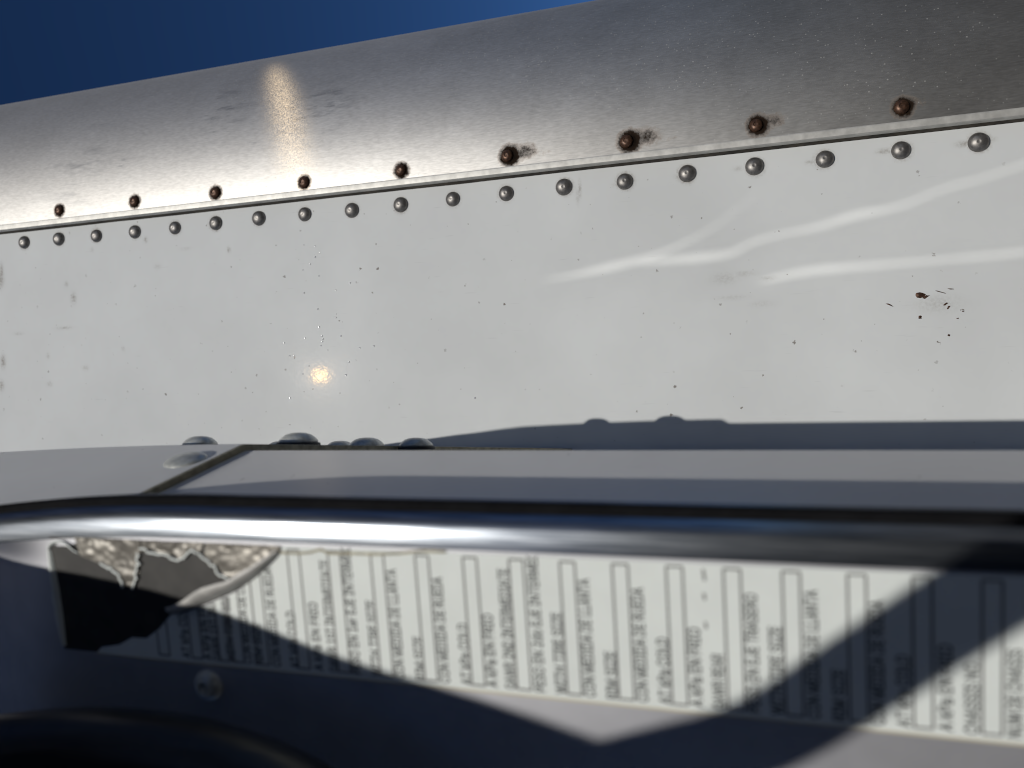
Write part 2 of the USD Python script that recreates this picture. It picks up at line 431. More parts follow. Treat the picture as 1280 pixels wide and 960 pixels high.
for x, y in [(31, 303), (74, 299), (121, 295), (169, 290), (219, 285), (270, 279), (324, 273), (381, 268), (440, 263), (501, 256), (566, 249), (633, 242), (705, 234), (781, 227), (859, 217), (943, 208), (1031, 199), (1126, 188), (1223, 178)]:
    p = at(x, y, DP)
    rr = np.hypot(X - p[0] + rng.uniform(-.3, .6), Z - p[2] - rng.uniform(-.5, .5))
    grime = np.maximum(grime, rng.uniform(.25, .6) * np.exp(-((rr - 4.2) / 1.0) ** 2))
grime *= 0.8
panel = part(trailer, "front_panel", grid(np.stack([X, panel_y(X, Z), Z], -1), True), "white_paint", smooth=True, primvars={"grime": grime.ravel()})


def panel_at(x, y):
    p = at(x, y, DP)
    for _ in range(3):
        p = at(x, y, float(panel_y(np.array(p[0]), np.array(p[2]))))
    return p


DOME = [(4.3, -0.3), (4.3, 0.3), (4.15, 0.9), (3.75, 1.55), (3.1, 2.15), (2.2, 2.6), (1.2, 2.85), (0.75, 2.86), (0.65, 2.78), (0.0, 2.78)]
RIV = [(-50, 312), (-10, 307.5), (31, 303), (74, 299), (121, 295), (169, 290), (219, 285), (270, 279), (324, 273), (381, 268), (440, 263), (501, 256), (566, 249), (633, 242),
       (705, 234), (781, 227), (859, 217), (943, 208), (1031, 199), (1126, 188), (1223, 178), (1330, 166)]
for x, y in RIV:
    p = panel_at(x, y)
    n = nz + rng.normal(0, 0.045, 3)
    s = rng.uniform(0.96, 1.05)
    part(panel, "rivet", lathe(np.array(DOME) * s, p, n, spin=rng.uniform(0, 6)), "rivet_steel", smooth=50)

# squashed insect and grime flecks on the panel
fleck = []


def flat_fleck(x, y, w, h, ang, thick=0.25):
    p = panel_at(x, y)
    k = 9
    a = np.linspace(0, 2 * np.pi, k, endpoint=False)
    rr = rng.uniform(0.55, 1.15, k)
    px = np.stack([np.cos(a) * rr * w, np.sin(a) * rr * h], 1)
    c, s = math.cos(ang), math.sin(ang)
    px = px @ np.array([[c, s], [-s, c]])
    ring = p + np.stack([px[:, 1], 0 * a - 0.02, -px[:, 0]], 1)
    top = p + np.array([0, -thick, 0])
    vv = np.vstack([ring, top]); ff = np.array([[i, (i + 1) % k, k] for i in range(k)])
    return trimesh.Trimesh(vv, ff, process=False)


for spec in [(1149, 369, 2.6, 1.5, 0.1, .8), (1158, 371, 1.8, .7, 0.4, .5), (1182, 380, 1.6, .6, .6, .4), (1186, 384, 1.2, .5, .9, .3), (1150, 397, 1.1, .9, 0, .4), (1112, 381, 2.0, .35, -.5, .2), (1176, 365, 2.6, .25, -.35, .2), (1188, 361, 1.5, .3, -.2, .2), (1204, 389, .8, .3, .2, .2), (1197, 398, .8, .3, .2, .2), (1186, 419, .9, .6, .5, .3)]:
    fleck.append(flat_fleck(*spec))
part(panel, "insect_remains", trimesh.util.concatenate(fleck), "rusty_steel", smooth=False)

# grains of grit stuck in the paint, that sparkle in the sun
grit = []
for gx_, gy_ in [(375, 190), (376, 245), (350, 280), (315, 310), (395, 340), (550, 375), (480, 410), (390, 505), (482, 530), (480, 548), (410, 640), (415, 655), (412, 668), (405, 688), (440, 710), (600, 700), (670, 690), (270, 738), (315, 830), (250, 740), (250, 950), (320, 425), (400, 225), (320, 185), (505, 640), (325, 650), (220, 675), (530, 835), (395, 595), (1175, 950), (545, 770), (345, 790)]:
    b_ = trimesh.creation.icosphere(1, rng.uniform(0.3, 0.62)); b_.apply_translation(panel_at(300 + gx_ / 4, 260 + gy_ / 4)); grit.append(b_)
part(panel, "grit", trimesh.util.concatenate(grit), "pale_grit", smooth=True, kind="stuff")

# ------------------------------------------------------------------ trailer: corner post
d_r = LIPD + 2.2
RC = 0.0
k_sil = kk(19.0)
for RC in np.arange(60, 260, 0.25):                               # radius for which the post's outline passes through row 19 of column 640
    phi = np.linspace(0, np.pi / 2, 400)
    if np.max((r_lip1 + RC * np.sin(phi)) / (d_r + RC * (1 - np.cos(phi)))) >= k_sil:
        break
phi = np.r_[np.linspace(0, math.pi / 2, 150)]
rx = r_lip1 + RC * np.sin(phi); ry = d_r + RC * (1 - np.cos(phi))
rx, ry = np.r_[rx, rx[-1], rx[-1]], np.r_[ry, ry[-1] + 60, ry[-1] + 400]
zs = np.arange(-330, 900, 1.6)
PX = np.repeat(rx[:, None], len(zs), 1); PY = np.repeat(ry[:, None], len(zs), 1); PZ = np.repeat(zs[None], len(rx), 0)
P = np.stack([PX, PY, PZ], -1)
P[..., :2] += (0.25 * (meshkit.fbm(np.stack([PX / 60, PY / 60, PZ / 200], -1), 2, 9) - 0.5))[..., None]


def post_at(x, y):
    v = ray(x, y)
    c = np.array([r_lip1, d_r + RC])
    a = v[:2] @ v[:2]; b = -2 * v[:2] @ c; cc = c @ c - RC * RC
    t = (-b - math.sqrt(max(b * b - 4 * a * cc, 0))) / (2 * a)
    p = v * t
    n = np.r_[(p[:2] - c) / RC, 0]
    return p, n


SCREW = [(-12, 273, 0), (74, 263, .25), (168, 252, .3), (269, 241, .4), (380, 228, .2), (501, 213, .5), (634, 195, 1.6), (783, 177, 1.7), (945, 157, 1.1), (1127, 134, .8), (1325, 108, .8)]
rust = np.zeros(P.shape[:2]); scuff = np.zeros(P.shape[:2]) + 0.06
screws = []
for x, y, s in SCREW:
    p, n = post_at(x, y)
    screws.append((p, n))
    D = P - p
    side = np.sqrt(D[..., 0] ** 2 + D[..., 1] ** 2) * np.sign(D[..., 0])
    upz = D[..., 2]
    rr = np.hypot(side, upz)
    ring = np.clip(1.35 - np.hypot(side, upz + 0.9 * s) / (5.4 + 1.5 * s), 0, 1.0)
    tail = np.exp(-(((upz + 6 + 2.5 * s) / (4.0 + 4.5 * s)) ** 2 + ((side - 1.5) / (3.2 + 2.6 * s)) ** 2)) * min(0.55 * s, 0.66)
    tail2 = np.exp(-(((upz + 13 * s) / (8 * s + 1)) ** 2 + ((side + 1.0) / (2.0 + 1.3 * s)) ** 2)) * min(0.3 * s, 0.42)
    rust = np.maximum(rust, np.maximum(ring, np.maximum(tail, tail2) * (rr < 40)))
for x, y, rw, a in [(285, 135, 16, 1.0), (372, 140, 14, 1.3), (415, 130, 14, .8), (315, 188, 10, 1.0), (255, 145, 10, .8), (100, 215, 25, .5)]:
    p, n = post_at(x, y)
    scuff += a * np.exp(-(np.linalg.norm(P - p, axis=-1) / rw) ** 2)
for pts_, wd, am in [([(283, 128), (276, 142), (268, 158), (266, 176)], 1.6, 1.0), ([(262, 138), (252, 150)], 2.0, .6), ([(372, 96), (366, 118), (362, 136)], 1.1, 1.0), ([(371, 132), (368, 150)], 2.2, 1.5), ([(358, 118), (354, 132)], 1.2, .9),
                      ([(428, 84), (416, 118), (405, 160), (402, 176)], 0.8, .8), ([(318, 186), (313, 198)], 2.2, 1.0), ([(288, 168), (286, 178)], 1.2, .7), ([(154, 202), (151, 207)], 2.0, 1.0), ([(338, 150), (330, 170)], 1.0, .5)]:
    q_ = np.array([post_at(x, y)[0] for x, y in pts_])
    for a_, b_ in zip(q_[:-1], q_[1:]):
        ab = b_ - a_
        t_ = np.clip(((P - a_) @ ab) / (ab @ ab), 0, 1)
        dd = np.linalg.norm(P - a_ - t_[..., None] * ab, axis=-1)
        scuff = np.maximum(scuff, am * np.exp(-(dd / wd) ** 2))
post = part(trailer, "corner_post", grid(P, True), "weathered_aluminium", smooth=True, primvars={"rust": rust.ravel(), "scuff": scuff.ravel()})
# its lower edge: a standing lip over the panel
lip = fillet([(r_lip1 - 0.2, DP + 4), (r_lip1 - 0.2, LIPD + 0.2), (r_lip1 - 0.9, LIPD), (r_lip0 + 0.5, LIPD), (r_lip0, LIPD + 0.6), (r_lip0 - 0.2, DP + 4)], [0.0, 0.0, 0.0, 0.0])
zl = np.arange(-330, 900, 6.0)
wob = 0.16 * (meshkit.fbm(np.stack([zl / 35, zl * 0, zl * 0], -1), 3, 4) - 0.5)
LP = np.stack([np.repeat(lip[:, 0, None], len(zl), 1) + wob, np.repeat(lip[:, 1, None], len(zl), 1) + wob, np.repeat(zl[None], len(lip), 0)], -1)
simple("lip_shade_brown", (0.045, 0.036, 0.026), 0.8, 0.0, 0.6, 130.0)
simple("lip_aluminium", (0.50, 0.49, 0.46), 0.5, 0.55, 0.15, 260.0)
part(post, "lip", grid(LP), "lip_aluminium", smooth=25)
seam = np.array([(r_lip0 - 0.9, DP - 0.1), (r_lip0 - 0.8, DP - 1.0), (r_lip0 - 0.25, DP - 2.6), (r_lip0 + 0.3, DP - 4.6)])
LS = np.stack([np.repeat(seam[:, 0, None], len(zl), 1) + 2 * wob, np.repeat(seam[:, 1, None], len(zl), 1), np.repeat(zl[None], len(seam), 0)], -1)
part(post, "lip_shade_strip", grid(LS), "lip_shade_brown", smooth=25)  # dark strip paints the shade under the lip, along with its brown line
HEAD = [(3.3, -0.4), (3.3, 0.5), (2.9, 1.2), (2.0, 1.75), (1.2, 1.9), (1.1, 1.5), (0.0, 1.45)]
for p, n in screws:
    part(post, "screw", lathe(np.array(HEAD) * rng.uniform(0.93, 1.07), p, n + rng.normal(0, 0.05, 3), spin=rng.uniform(0, 6)), "rusty_steel", smooth=40)

# ------------------------------------------------------------------ trailer: box channel in front of the panel
D0 = 225.0
rid = np.array([kk(563.0) * D0, D0])
fd = np.array([-math.sin(math.radians(15)), -math.cos(math.radians(15))])      # down the visible side, towards the camera
back = np.array([-0.0885, 1.0])


def drop(z):
    a = np.clip(z - 150.0, 0, None)
    return np.where(a < 125, a ** 2 / 5200.0, 3.0 + (a - 125) * 0.22)


BOX = [rid + back * (DP + 3 - D0), rid, rid + fd * 64]
prof = resample(fillet(BOX, [2.2]), 4.0)
zb = np.arange(-330, 330, 4.0)


def sweep(prof, z, off=0.0):
    nn = normals2(prof)
    q = prof + nn * off
    zz = z if np.ndim(z) == 2 else np.repeat(z[None], len(q), 0)
    Pq = np.stack([np.repeat(q[:, 0, None], zz.shape[1], 1) - drop(zz), np.repeat(q[:, 1, None], zz.shape[1], 1), zz], -1)
    Nq = np.stack([np.repeat(nn[:, 0, None], zz.shape[1], 1), np.repeat(nn[:, 1, None], zz.shape[1], 1), 0 * zz], -1)
    return Pq, Nq


nsign = 1.0 if normals2(prof)[len(prof) // 2][0] > 0 else -1.0
Pb, Nb = sweep(prof, zb)
Pb[..., 0] += 0.12 * (meshkit.fbm(np.stack([Pb[..., 1] / 40, Pb[..., 2] / 70, 0 * Pb[..., 2]], -1), 2, 5) - 0.5)
chan = part(trailer, "box_channel", slab(Pb, Nb * nsign, 1.6) if nsign > 0 else slab(Pb, Nb * nsign, 1.6), "box_paint", smooth=25)
# bracket plate lapped over the upper end of the channel
dprof = prof[:, 1]
z_lo = np.interp(dprof, [140, 177, 228, 300, 436], [174.5, 173.3, 167, 147, 116])
T = np.r_[0, np.linspace(0.004, 1, 46)]
zA = z_lo[:, None] + (325.0 - z_lo[:, None]) * T[None]
Pa, Na = sweep(prof, zA, 2.1 * nsign)
brk = part(trailer, "bracket_plate", slab(Pa, Na * nsign, 2.0), "bracket_paint", smooth=25)
# its raw lower edge, a sealant strip
zE = z_lo[:, None] + np.array([[-0.9, -0.05]])
Pe, Ne = sweep(prof, zE, 2.0 * nsign)
part(brk, "sealant_strip", slab(Pe, Ne * nsign, 1.9), "bracket_edge", smooth=20)

BOLT = [(6.9, 0.2), (7.5, 1.3), (7.6, 1.7), (7.2, 2.3), (6.3, 3.2), (4.9, 4.2), (3.0, 4.8), (1.2, 5.0), (0.0, 5.0)]


def flange(d, z, off):
    return np.array([rid[0] + back[0] * (d - D0) + off - float(drop(np.array(z))), d, z])


def bolt(x, d, off, s, parent, material="bolt_steel", n=(1, 0.06, 0)):
    z = at(x, 555, d)[2]
    p = flange(d, z, off)
    part(parent, "washer", lathe(np.array([(8.4, -0.3), (8.5, 0.5), (8.2, 1.1), (7.0, 1.2)]) * s, p, np.array(n), 36), "bolt_rubber", smooth=60)
    b = part(parent, "bolt", lathe(np.array(BOLT) * s, p, np.array(n) + rng.normal(0, 0.03, 3), 36), material, smooth=60)
    return b


bolt(250, 258, 2.1, 0.82, brk)
bolt(373, 261, 2.1, 0.92, brk)
bolt(425, 330, 1.0, 0.84, chan)
bolt(458, 312, 1.0, 0.98, chan)
bolt(520, 300, 1.0, 0.88, chan)
bolt(352, 322, 1.0, 0.9, chan)
# the rivet on the bracket's visible side
nf = np.array([-fd[1], fd[0], 0.0]); nf = nf if nf[0] > 0 else -nf
pf = on_plane(232, 575, np.r_[rid + 2.1 * nf[:2], 0], nf)
pf[0] -= float(drop(np.array(pf[2]))) * 1.0
RV2 = [(7.6, -0.2), (7.5, 0.25), (6.8, 0.9), (5.2, 1.5), (3.0, 1.85), (1.0, 2.0), (0.0, 2.0)]
part(brk, "rivet", lathe(np.array(RV2) * 0.85, pf, nf, 36), "bolt_steel", smooth=60)

# ------------------------------------------------------------------ stainless cover with the placard
TILT = math.radians(7.0)
DL = 152.0
top = np.array([kk(690.0) * DL, DL])
tdir = np.array([-math.cos(TILT), math.sin(TILT)])               # down the face
ndir = np.array([-math.sin(TILT), -math.cos(TILT)])              # out of the face, towards the camera
RB = 8.0
cen = top - ndir * RB
a0 = math.atan2(ndir[1], ndir[0])
arc = [top]
bends = np.linspace(0, math.radians(84), 41)
for q0, q1 in zip(bends[:-1], bends[1:]):                        # a soft shoulder that tightens into the rolled edge
    rq = 13.5 if q1 < math.radians(17) else 4.2
    arc.append(arc[-1] + rq * (q1 - q0) * np.array([-math.sin(a0 + (q0 + q1) / 2), math.cos(a0 + (q0 + q1) / 2)]))
tail_d = arc[-1] - arc[-2]; tail_d /= np.linalg.norm(tail_d)
low = top + tdir * 64
cen2 = low - ndir * RB
arc2 = [cen2 + RB * np.array([math.cos(a0 - q), math.sin(a0 - q)]) for q in np.linspace(math.radians(92), 0, 18)]
face = [top + tdir * s for s in np.linspace(62, 1, 20)]
cprof = np.array([arc2[0] + np.array([0.3, 12])] + arc2 + face + arc + [arc[-1] + tail_d * 3, arc[-1] + tail_d * 6])
cover = thing("placard_cover", "stainless steel cover with a rolled polished edge carrying the torn placard", "cover", np.r_[top, 0])


def cdrop(z):
    a = np.clip(z - 128.0, 0, None)
    return np.where(a < 75, a ** 2 / 1050.0, 5.357 + (a - 75) * 0.19 + (a - 75).clip(0) ** 2 / 200)


zc = np.r_[np.arange(-250, 120, 8.0), np.arange(120, 262, 2.0), np.arange(262, 400, 6.0)]
weight = np.clip((cprof[:, 0] - (top[0] - 6)) / 6.0, 0, 1)       # only the rolled edge bows at its upper end
PC = np.stack([np.repeat(cprof[:, 0, None], len(zc), 1), np.repeat(cprof[:, 1, None], len(zc), 1), np.repeat(zc[None], len(cprof), 0)], -1)
PC[..., 0] -= cdrop(PC[..., 2]) * weight[:, None]
PC[..., 1] += (1 - weight[:, None]) * (0.0075 * np.clip(PC[..., 2] - 162, 0, 28) ** 2 + 0.42 * np.clip(PC[..., 2] - 190, 0, None)) + 0.16 * (meshkit.fbm(np.stack([PC[..., 0] / 25, PC[..., 2] / 45, 0 * PC[..., 2]], -1), 2, 8) - 0.5)
n2 = normals2(cprof)
s2 = 1.0 if n2[len(cprof) // 2] @ ndir > 0 else -1.0
NC = np.stack([np.repeat(n2[:, 0, None], len(zc), 1), np.repeat(n2[:, 1, None], len(zc), 1), 0 * PC[..., 2]], -1) * s2
kf = np.nonzero(weight > 0.02)[0]
k_arc = len(cprof) - len(arc) - 2                                # where the face ends and the shoulder begins
shell = part(cover, "shell", slab(PC, NC, 0.9), "stainless_steel", smooth=40)
zf = np.arange(len(zc))
QF = (PC + NC * 0.12)[18:k_arc + 1][:, zf]
part(cover, "face_plate", slab(QF, NC[18:k_arc + 1][:, zf], 0.1), "matte_aluminium", smooth=40)

gp = arc[-1] - tail_d * 0.9 + np.array([-0.25, 0.0])
gprof = np.array([gp + [-1.0, 0.0], gp + [1.2, 0.1], gp + [2.0, 0.8], gp + [2.2, 2.0], gp + [2.0, 3.2], gp + [1.2, 4.0], gp + [-1.0, 4.2]])
PG = np.stack([np.repeat(gprof[:, 0, None], len(zc), 1), np.repeat(gprof[:, 1, None], len(zc), 1), np.repeat(zc[None], len(gprof), 0)], -1)
PG[..., 0] -= cdrop(PG[..., 2])
part(cover, "gasket", grid(PG), "gasket_rubber", smooth=True)

n3 = np.r_[ndir, 0.0]; t3 = np.r_[tdir, 0.0]
o3 = np.r_[top, 0.0]


def face_hw(x, y):
    """(z, distance down the face) of pixel (x, y) on the face's plane."""
    p = on_plane(x, y, o3, n3)
    return np.array([p[2], (p - o3) @ t3])


def face_pt(z, w, off):
    z, w, off = np.broadcast_arrays(np.asarray(z, float), w, off)
    return o3 + t3 * w[..., None] + n3 * off[..., None] + np.array([0, 0, 1.0]) * z[..., None]


W_END = face_hw(640, 866)[1]
Z_TOP = face_hw(66, 700)[0]
Z_END = -75.0


FLIP = 1 if np.linalg.det(np.stack([[0, 0, 1.0], t3, n3])) > 0 else -1


def sheet(poly, off, thick, size=3.0, rough=0.0, cell=4.0, seed=1, lift=None):
    """A thin sheet lying on the face: poly in (z, w)."""
    if poly.geom_type != "Polygon":
        return trimesh.util.concatenate([sheet(g_, off, thick, size, rough, cell, seed, lift) for g_ in poly.geoms if g_.area > 0.02])
    poly = poly.segmentize(size)
    v2, f2 = trimesh.creation.triangulate_polygon(poly, engine="earcut")
    m = trimesh.Trimesh(np.c_[v2, np.zeros(len(v2))], f2, process=True)
    if rough or lift:
        v_, f_ = trimesh.remesh.subdivide_to_size(m.vertices, m.faces, size)
        m = trimesh.Trimesh(v_, f_, process=True)
    z, w = m.vertices[:, 0], m.vertices[:, 1]
    o = off + rough * np.abs(meshkit.fbm(np.c_[z / cell, w / cell, 0 * z], 3, seed) - 0.5) * 2
    if lift is not None:
        o = o + lift(z, w)
    vt, vb = face_pt(z, w, o), face_pt(z, w, o - thick)
    edges = m.edges[trimesh.grouping.group_rows(m.edges_sorted, require_count=1)]
    n_ = len(z)
    rim = np.vstack([np.c_[edges[:, 0], edges[:, 1], edges[:, 1] + n_], np.c_[edges[:, 0], edges[:, 1] + n_, edges[:, 0] + n_]])
    out = trimesh.Trimesh(np.vstack([vt, vb]), np.vstack([m.faces * 1, m.faces[:, ::-1] + n_, rim])[:, ::FLIP], process=False)
    return out


def pxpoly(pts):
    return Polygon([face_hw(x, y) for x, y in pts]).buffer(0)


full = Polygon([(Z_TOP, 0.6), (Z_END, 0.6), (Z_END, W_END), (Z_TOP, W_END)])
TORN = [(40, 640), (352, 640), (352, 692), (340, 706), (318, 722), (300, 738), (268, 752), (232, 766), (215, 768), (200, 786), (184, 798), (166, 797), (150, 806), (128, 809), (110, 830), (40, 830)]
torn = pxpoly(TORN)
label_poly = full.difference(torn)
label = thing("placard", "torn white tyre placard with rows of black lettering on the steel cover", "placard", np.r_[top, 0])
part(label, "vinyl_sheet", sheet(label_poly, 0.28, 0.13), "label_vinyl", smooth=False)
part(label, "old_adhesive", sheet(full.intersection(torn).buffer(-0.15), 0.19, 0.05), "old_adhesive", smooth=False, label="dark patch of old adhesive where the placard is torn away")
ring_b = Polygon([(Z_TOP, W_END), (Z_END, W_END), (Z_END, W_END + 0.45), (Z_TOP - 20, W_END + 0.45)])
part(label, "sheet_edge", sheet(ring_b.difference(torn), 0.22, 0.08), "label_edge", smooth=False)
# scraps of paper left behind the tear
for k, pts in enumerate([
        [(88, 655), (178, 655), (176, 712), (170, 734), (158, 730), (150, 716), (128, 704), (104, 694)],
        [(178, 655), (262, 655), (252, 690), (240, 688), (228, 698), (214, 692), (200, 690), (190, 684), (180, 690)],
        [(262, 655), (352, 655), (352, 688), (330, 704), (304, 718), (286, 722), (270, 706), (256, 694)]]):
    part(label, "paper_scrap", sheet(pxpoly(pts).intersection(full), 0.3, 0.1, 0.6, 0.8, 4.5, 11 + k), "torn_paper", smooth=30)
for k, pts in enumerate([[(176, 690), (174, 712), (170, 733)], [(178, 684), (192, 690), (206, 692), (214, 693), (228, 698), (236, 690), (250, 690)], [(250, 692), (262, 700), (272, 710), (286, 722)], [(128, 703), (148, 715), (158, 730)]]):
    q_ = [np.array(p_) + rng.normal(0, 1.2, 2) for p_ in spline(np.array(pts, float), 14)]
    part(label, "torn_fibre", sheet(LineString([face_hw(*p_) for p_ in q_]).buffer(0.2), 0.9, 0.5), "label_vinyl", smooth=False)
# the curled edges
def curl(pts, width, height, material, name, seed):
    q = np.array([face_hw(x, y) for x, y in pts])
    q = spline(q, 30)
    t = np.gradient(q, axis=0); t /= np.linalg.norm(t, axis=1, keepdims=True)
    nn = np.stack([-t[:, 1], t[:, 0]], 1)
    a = np.linspace(0, 1, 9)
    taper = np.sin(np.clip(np.linspace(0.08, 1, 30), 0, 1) * np.pi * 0.9) ** 0.6
    wob = 1 + 0.5 * (meshkit.fbm(np.c_[np.arange(30) / 5, np.zeros(30), np.zeros(30)], 2, seed) - 0.5)
    s = (a[None] * width * taper[:, None] * wob[:, None])
    h = (np.sin(a * np.pi * 0.62)[None] * height * taper[:, None]) + 0.32
    pz = q[:, None, 0] + nn[:, None, 0] * s; pw = q[:, None, 1] + nn[:, None, 1] * s
    Pc = face_pt(pz, pw, h)
    Nn = np.zeros_like(Pc) + n3
    part(label, name, slab(Pc, Nn, 0.13), material, smooth=40)


curl([(352, 690), (336, 708), (312, 728), (276, 746), (240, 760), (216, 766)], -3.2, 3.0, "torn_vinyl", "curled_flap", 3)
curl([(64, 682), (68, 700), (74, 730), (80, 770), (84, 806)], -1.5, 0.9, "label_vinyl", "curled_edge", 5)
curl([(64, 690), (70, 680), (80, 679), (92, 687), (100, 692)], 1.0, 0.9, "label_vinyl", "curled_edge", 6)
# ragged dark line where the sheet has shrunk from the rolled edge
q = [(352, 690), (372, 691), (388, 690), (402, 686), (412, 691), (440, 691), (470, 692), (500, 691), (528, 688), (556, 689)]
part(label, "shrunk_edge", sheet(LineString([face_hw(x, y) for x, y in q]).buffer(0.28), 0.46, 0.3), "bracket_edge", smooth=False)

# print
CH = 2.1
ADV = 1.16


def text_line(text, x, ysamp=800):
    z = face_hw(x, ysamp)[0]
    m = meshkit.text_mesh(text, 1.0, 0.02, bold=True)
    b = m.bounds
    L = ADV * len(text)
    vx = (m.vertices[:, 0] - b[0, 0]) / (b[1, 0] - b[0, 0]) * L
    vy = (m.vertices[:, 1]) * CH - CH / 2
    w = W_END - 0.9 - vx
    p = face_pt(z + vy, w, 0.285 + m.vertices[:, 2])
    m2 = trimesh.Trimesh(p, m.faces[:, ::-FLIP], process=False)
    lo = face_hw(x, ysamp)
    # leave out what stood on the torn-off piece
    keep = []
    from shapely import contains_xy
    cen_z, cen_w = (z + vy)[m.faces].mean(1), w[m.faces].mean(1)
    ok = contains_xy(label_poly, cen_z, cen_w)
    if ok.sum() < 10:
        return
    m2.update_faces(ok); m2.remove_unreferenced_vertices()
    part(label, "text_line", m2, "label_ink", smooth=False)


def box_outline(x, half=1.22, ysamp=800):
    z = face_hw(x, ysamp)[0]
    o = Polygon([(z - half, 1.6), (z + half, 1.6), (z + half, W_END - 1.3), (z - half, W_END - 1.3)]).buffer(0.45)
    i = Polygon([(z - half, 1.6), (z + half, 1.6), (z + half, W_END - 1.3), (z - half, W_END - 1.3)]).buffer(0.02)
    ring = o.difference(i).intersection(label_poly.buffer(-0.05))
    if ring.is_empty:
        return
    part(label, "box_outline", sheet(ring, 0.31, 0.028), "line_ink", smooth=False)


LINES = [("AT kPa COLD", 232), ("A kPa EN FRIO", 258), ("GAWR 1ST INTERMEDIATE", 270), ("WITH TIRE SIZE", 288), ("CON MEDIDA DE LLANTA", 308), ("RIM SIZE", 322),
         ("CON MEDIDA DE RUEDA", 344), ("AT kPa COLD", 367), ("A kPa EN FRIO", 396), ("GAWR 1ST INTERMEDIATE", 415), ("PESO EN 1er EJE INTERMEDIO", 443), ("WITH TIRE SIZE", 468),
         ("CON MEDIDA DE LLANTA", 497), ("RIM SIZE", 523), ("CON MEDIDA DE RUEDA", 553), ("AT kPa COLD", 580), ("A kPa EN FRIO", 612), ("GAWR 2ND INTERMEDIATE", 635),
         ("PESO EN 2do EJE INTERMEDIO", 672), ("WITH TIRE SIZE", 698), ("CON MEDIDA DE LLANTA", 734), ("RIM SIZE", 762), ("CON MEDIDA DE RUEDA", 800), ("AT kPa COLD", 828),
         ("A kPa EN FRIO", 868), ("GAWR REAR", 896), ("PESO EN EJE TRASERO", 940), ("WITH TIRE SIZE", 969), ("CON MEDIDA DE LLANTA", 1015), ("RIM SIZE", 1047),
         ("CON MEDIDA DE RUEDA", 1096), ("AT kPa COLD", 1128), ("A kPa EN FRIO", 1181), ("CHASSIS NO.", 1214), ("NUM DE CHASIS", 1268), ("DATE OF MANUFACTURE", 1306)]
for t_, x_ in LINES:
    text_line(t_, x_)
for x_ in (205, 246, 280, 297, 328, 378, 428, 481, 536, 595, 652, 715, 780, 847, 918, 991, 1072, 1153, 1240, 1328):
    box_outline(x_)

for pts_ in ([(879, 712), (881, 724)], [(880, 742), (881, 748)], [(882, 778), (883, 784)]):
    part(label, "ink_smudge", sheet(LineString([face_hw(x, y) for x, y in pts_]).buffer(0.24), 0.312, 0.028), "line_ink", smooth=False)
# screw in the cover's shaded lower corner
z_, w_ = face_hw(262, 856)
part(cover, "screw", lathe(np.array([(3.6, -0.2), (3.6, 0.4), (3.3, 1.1), (2.6, 1.7), (1.5, 2.1), (1.3, 1.6), (0.0, 1.5)]), face_pt(z_, w_, 0.0), n3, 32), "bolt_steel", smooth=50)

# ------------------------------------------------------------------ things in front
hose = thing("air_hose", "black rubber air hose crossing in the dark below the steel cover", "hose", at(110, 950, 128))
pts = [at(x, y, d) for x, y, d in [(-420, 1080, 150), (-250, 1000, 147), (-120, 962, 145), (0, 944, 144), (110, 938, 143), (230, 952, 143), (330, 985, 143), (420, 1040, 143), (500, 1120, 143), (580, 1260, 143)]]
part(hose, "rubber_tube", tube(spline(pts, 90), 9.0, 28), "black_rubber", smooth=True)

# an added dark sheet, out of view, shaped to cast the lower left shadow
EDGE = [(-130, 690, 40), (0, 706, 70), (71, 713, 85), (170, 732, 105), (262, 759, 135), (319, 779, 150), (400, 811, 180), (530, 852, 230), (640, 886, 280), (740, 921, 330), (900, 978, 400)]
Sd = S.copy()
E_ = np.array([on_plane(x, y, o3, n3) + Sd * c for x, y, c in EDGE])
E_ = spline(E_, 50)
out_dir = np.array([-1.0, 0.0, 0.12]) / np.linalg.norm([-1.0, 0.0, 0.12])
widths = np.linspace(0, 420, 24)
PF = E_[:, None] + out_dir * widths[None, :, None]
tF = np.gradient(E_, axis=0); NF = np.cross(tF, out_dir); NF /= np.linalg.norm(NF, axis=1, keepdims=True)
NF = np.repeat(NF[:, None], 24, 1)
shadow_sheet = thing("added_shadow_sheet", "unseen dark sheet added to cast the lower left shadow", "fairing", E_[0])
part(shadow_sheet, "panel", slab(PF, NF, 3.0), "added_dark_plastic", smooth=30)

# a second hose, unseen and added, shaped to throw the slanting soft shadow
BAND = [(1320, 530, 300), (1336, 600, 290), (1332, 668, 282), (1256, 728, 276), (1153, 794, 270), (1040, 868, 266), (950, 920, 266), (845, 950, 268), (720, 982, 272), (560, 1045, 280)]
B_ = np.array([on_plane(x, y, o3, n3) + Sd * c for x, y, c in BAND])
hose2 = thing("air_hose", "unseen black hose added to cast the slanting shadow", "hose", B_[4])
part(hose2, "rubber_tube", tube(spline(B_, 90), 6.8, 24), "black_rubber", smooth=True)

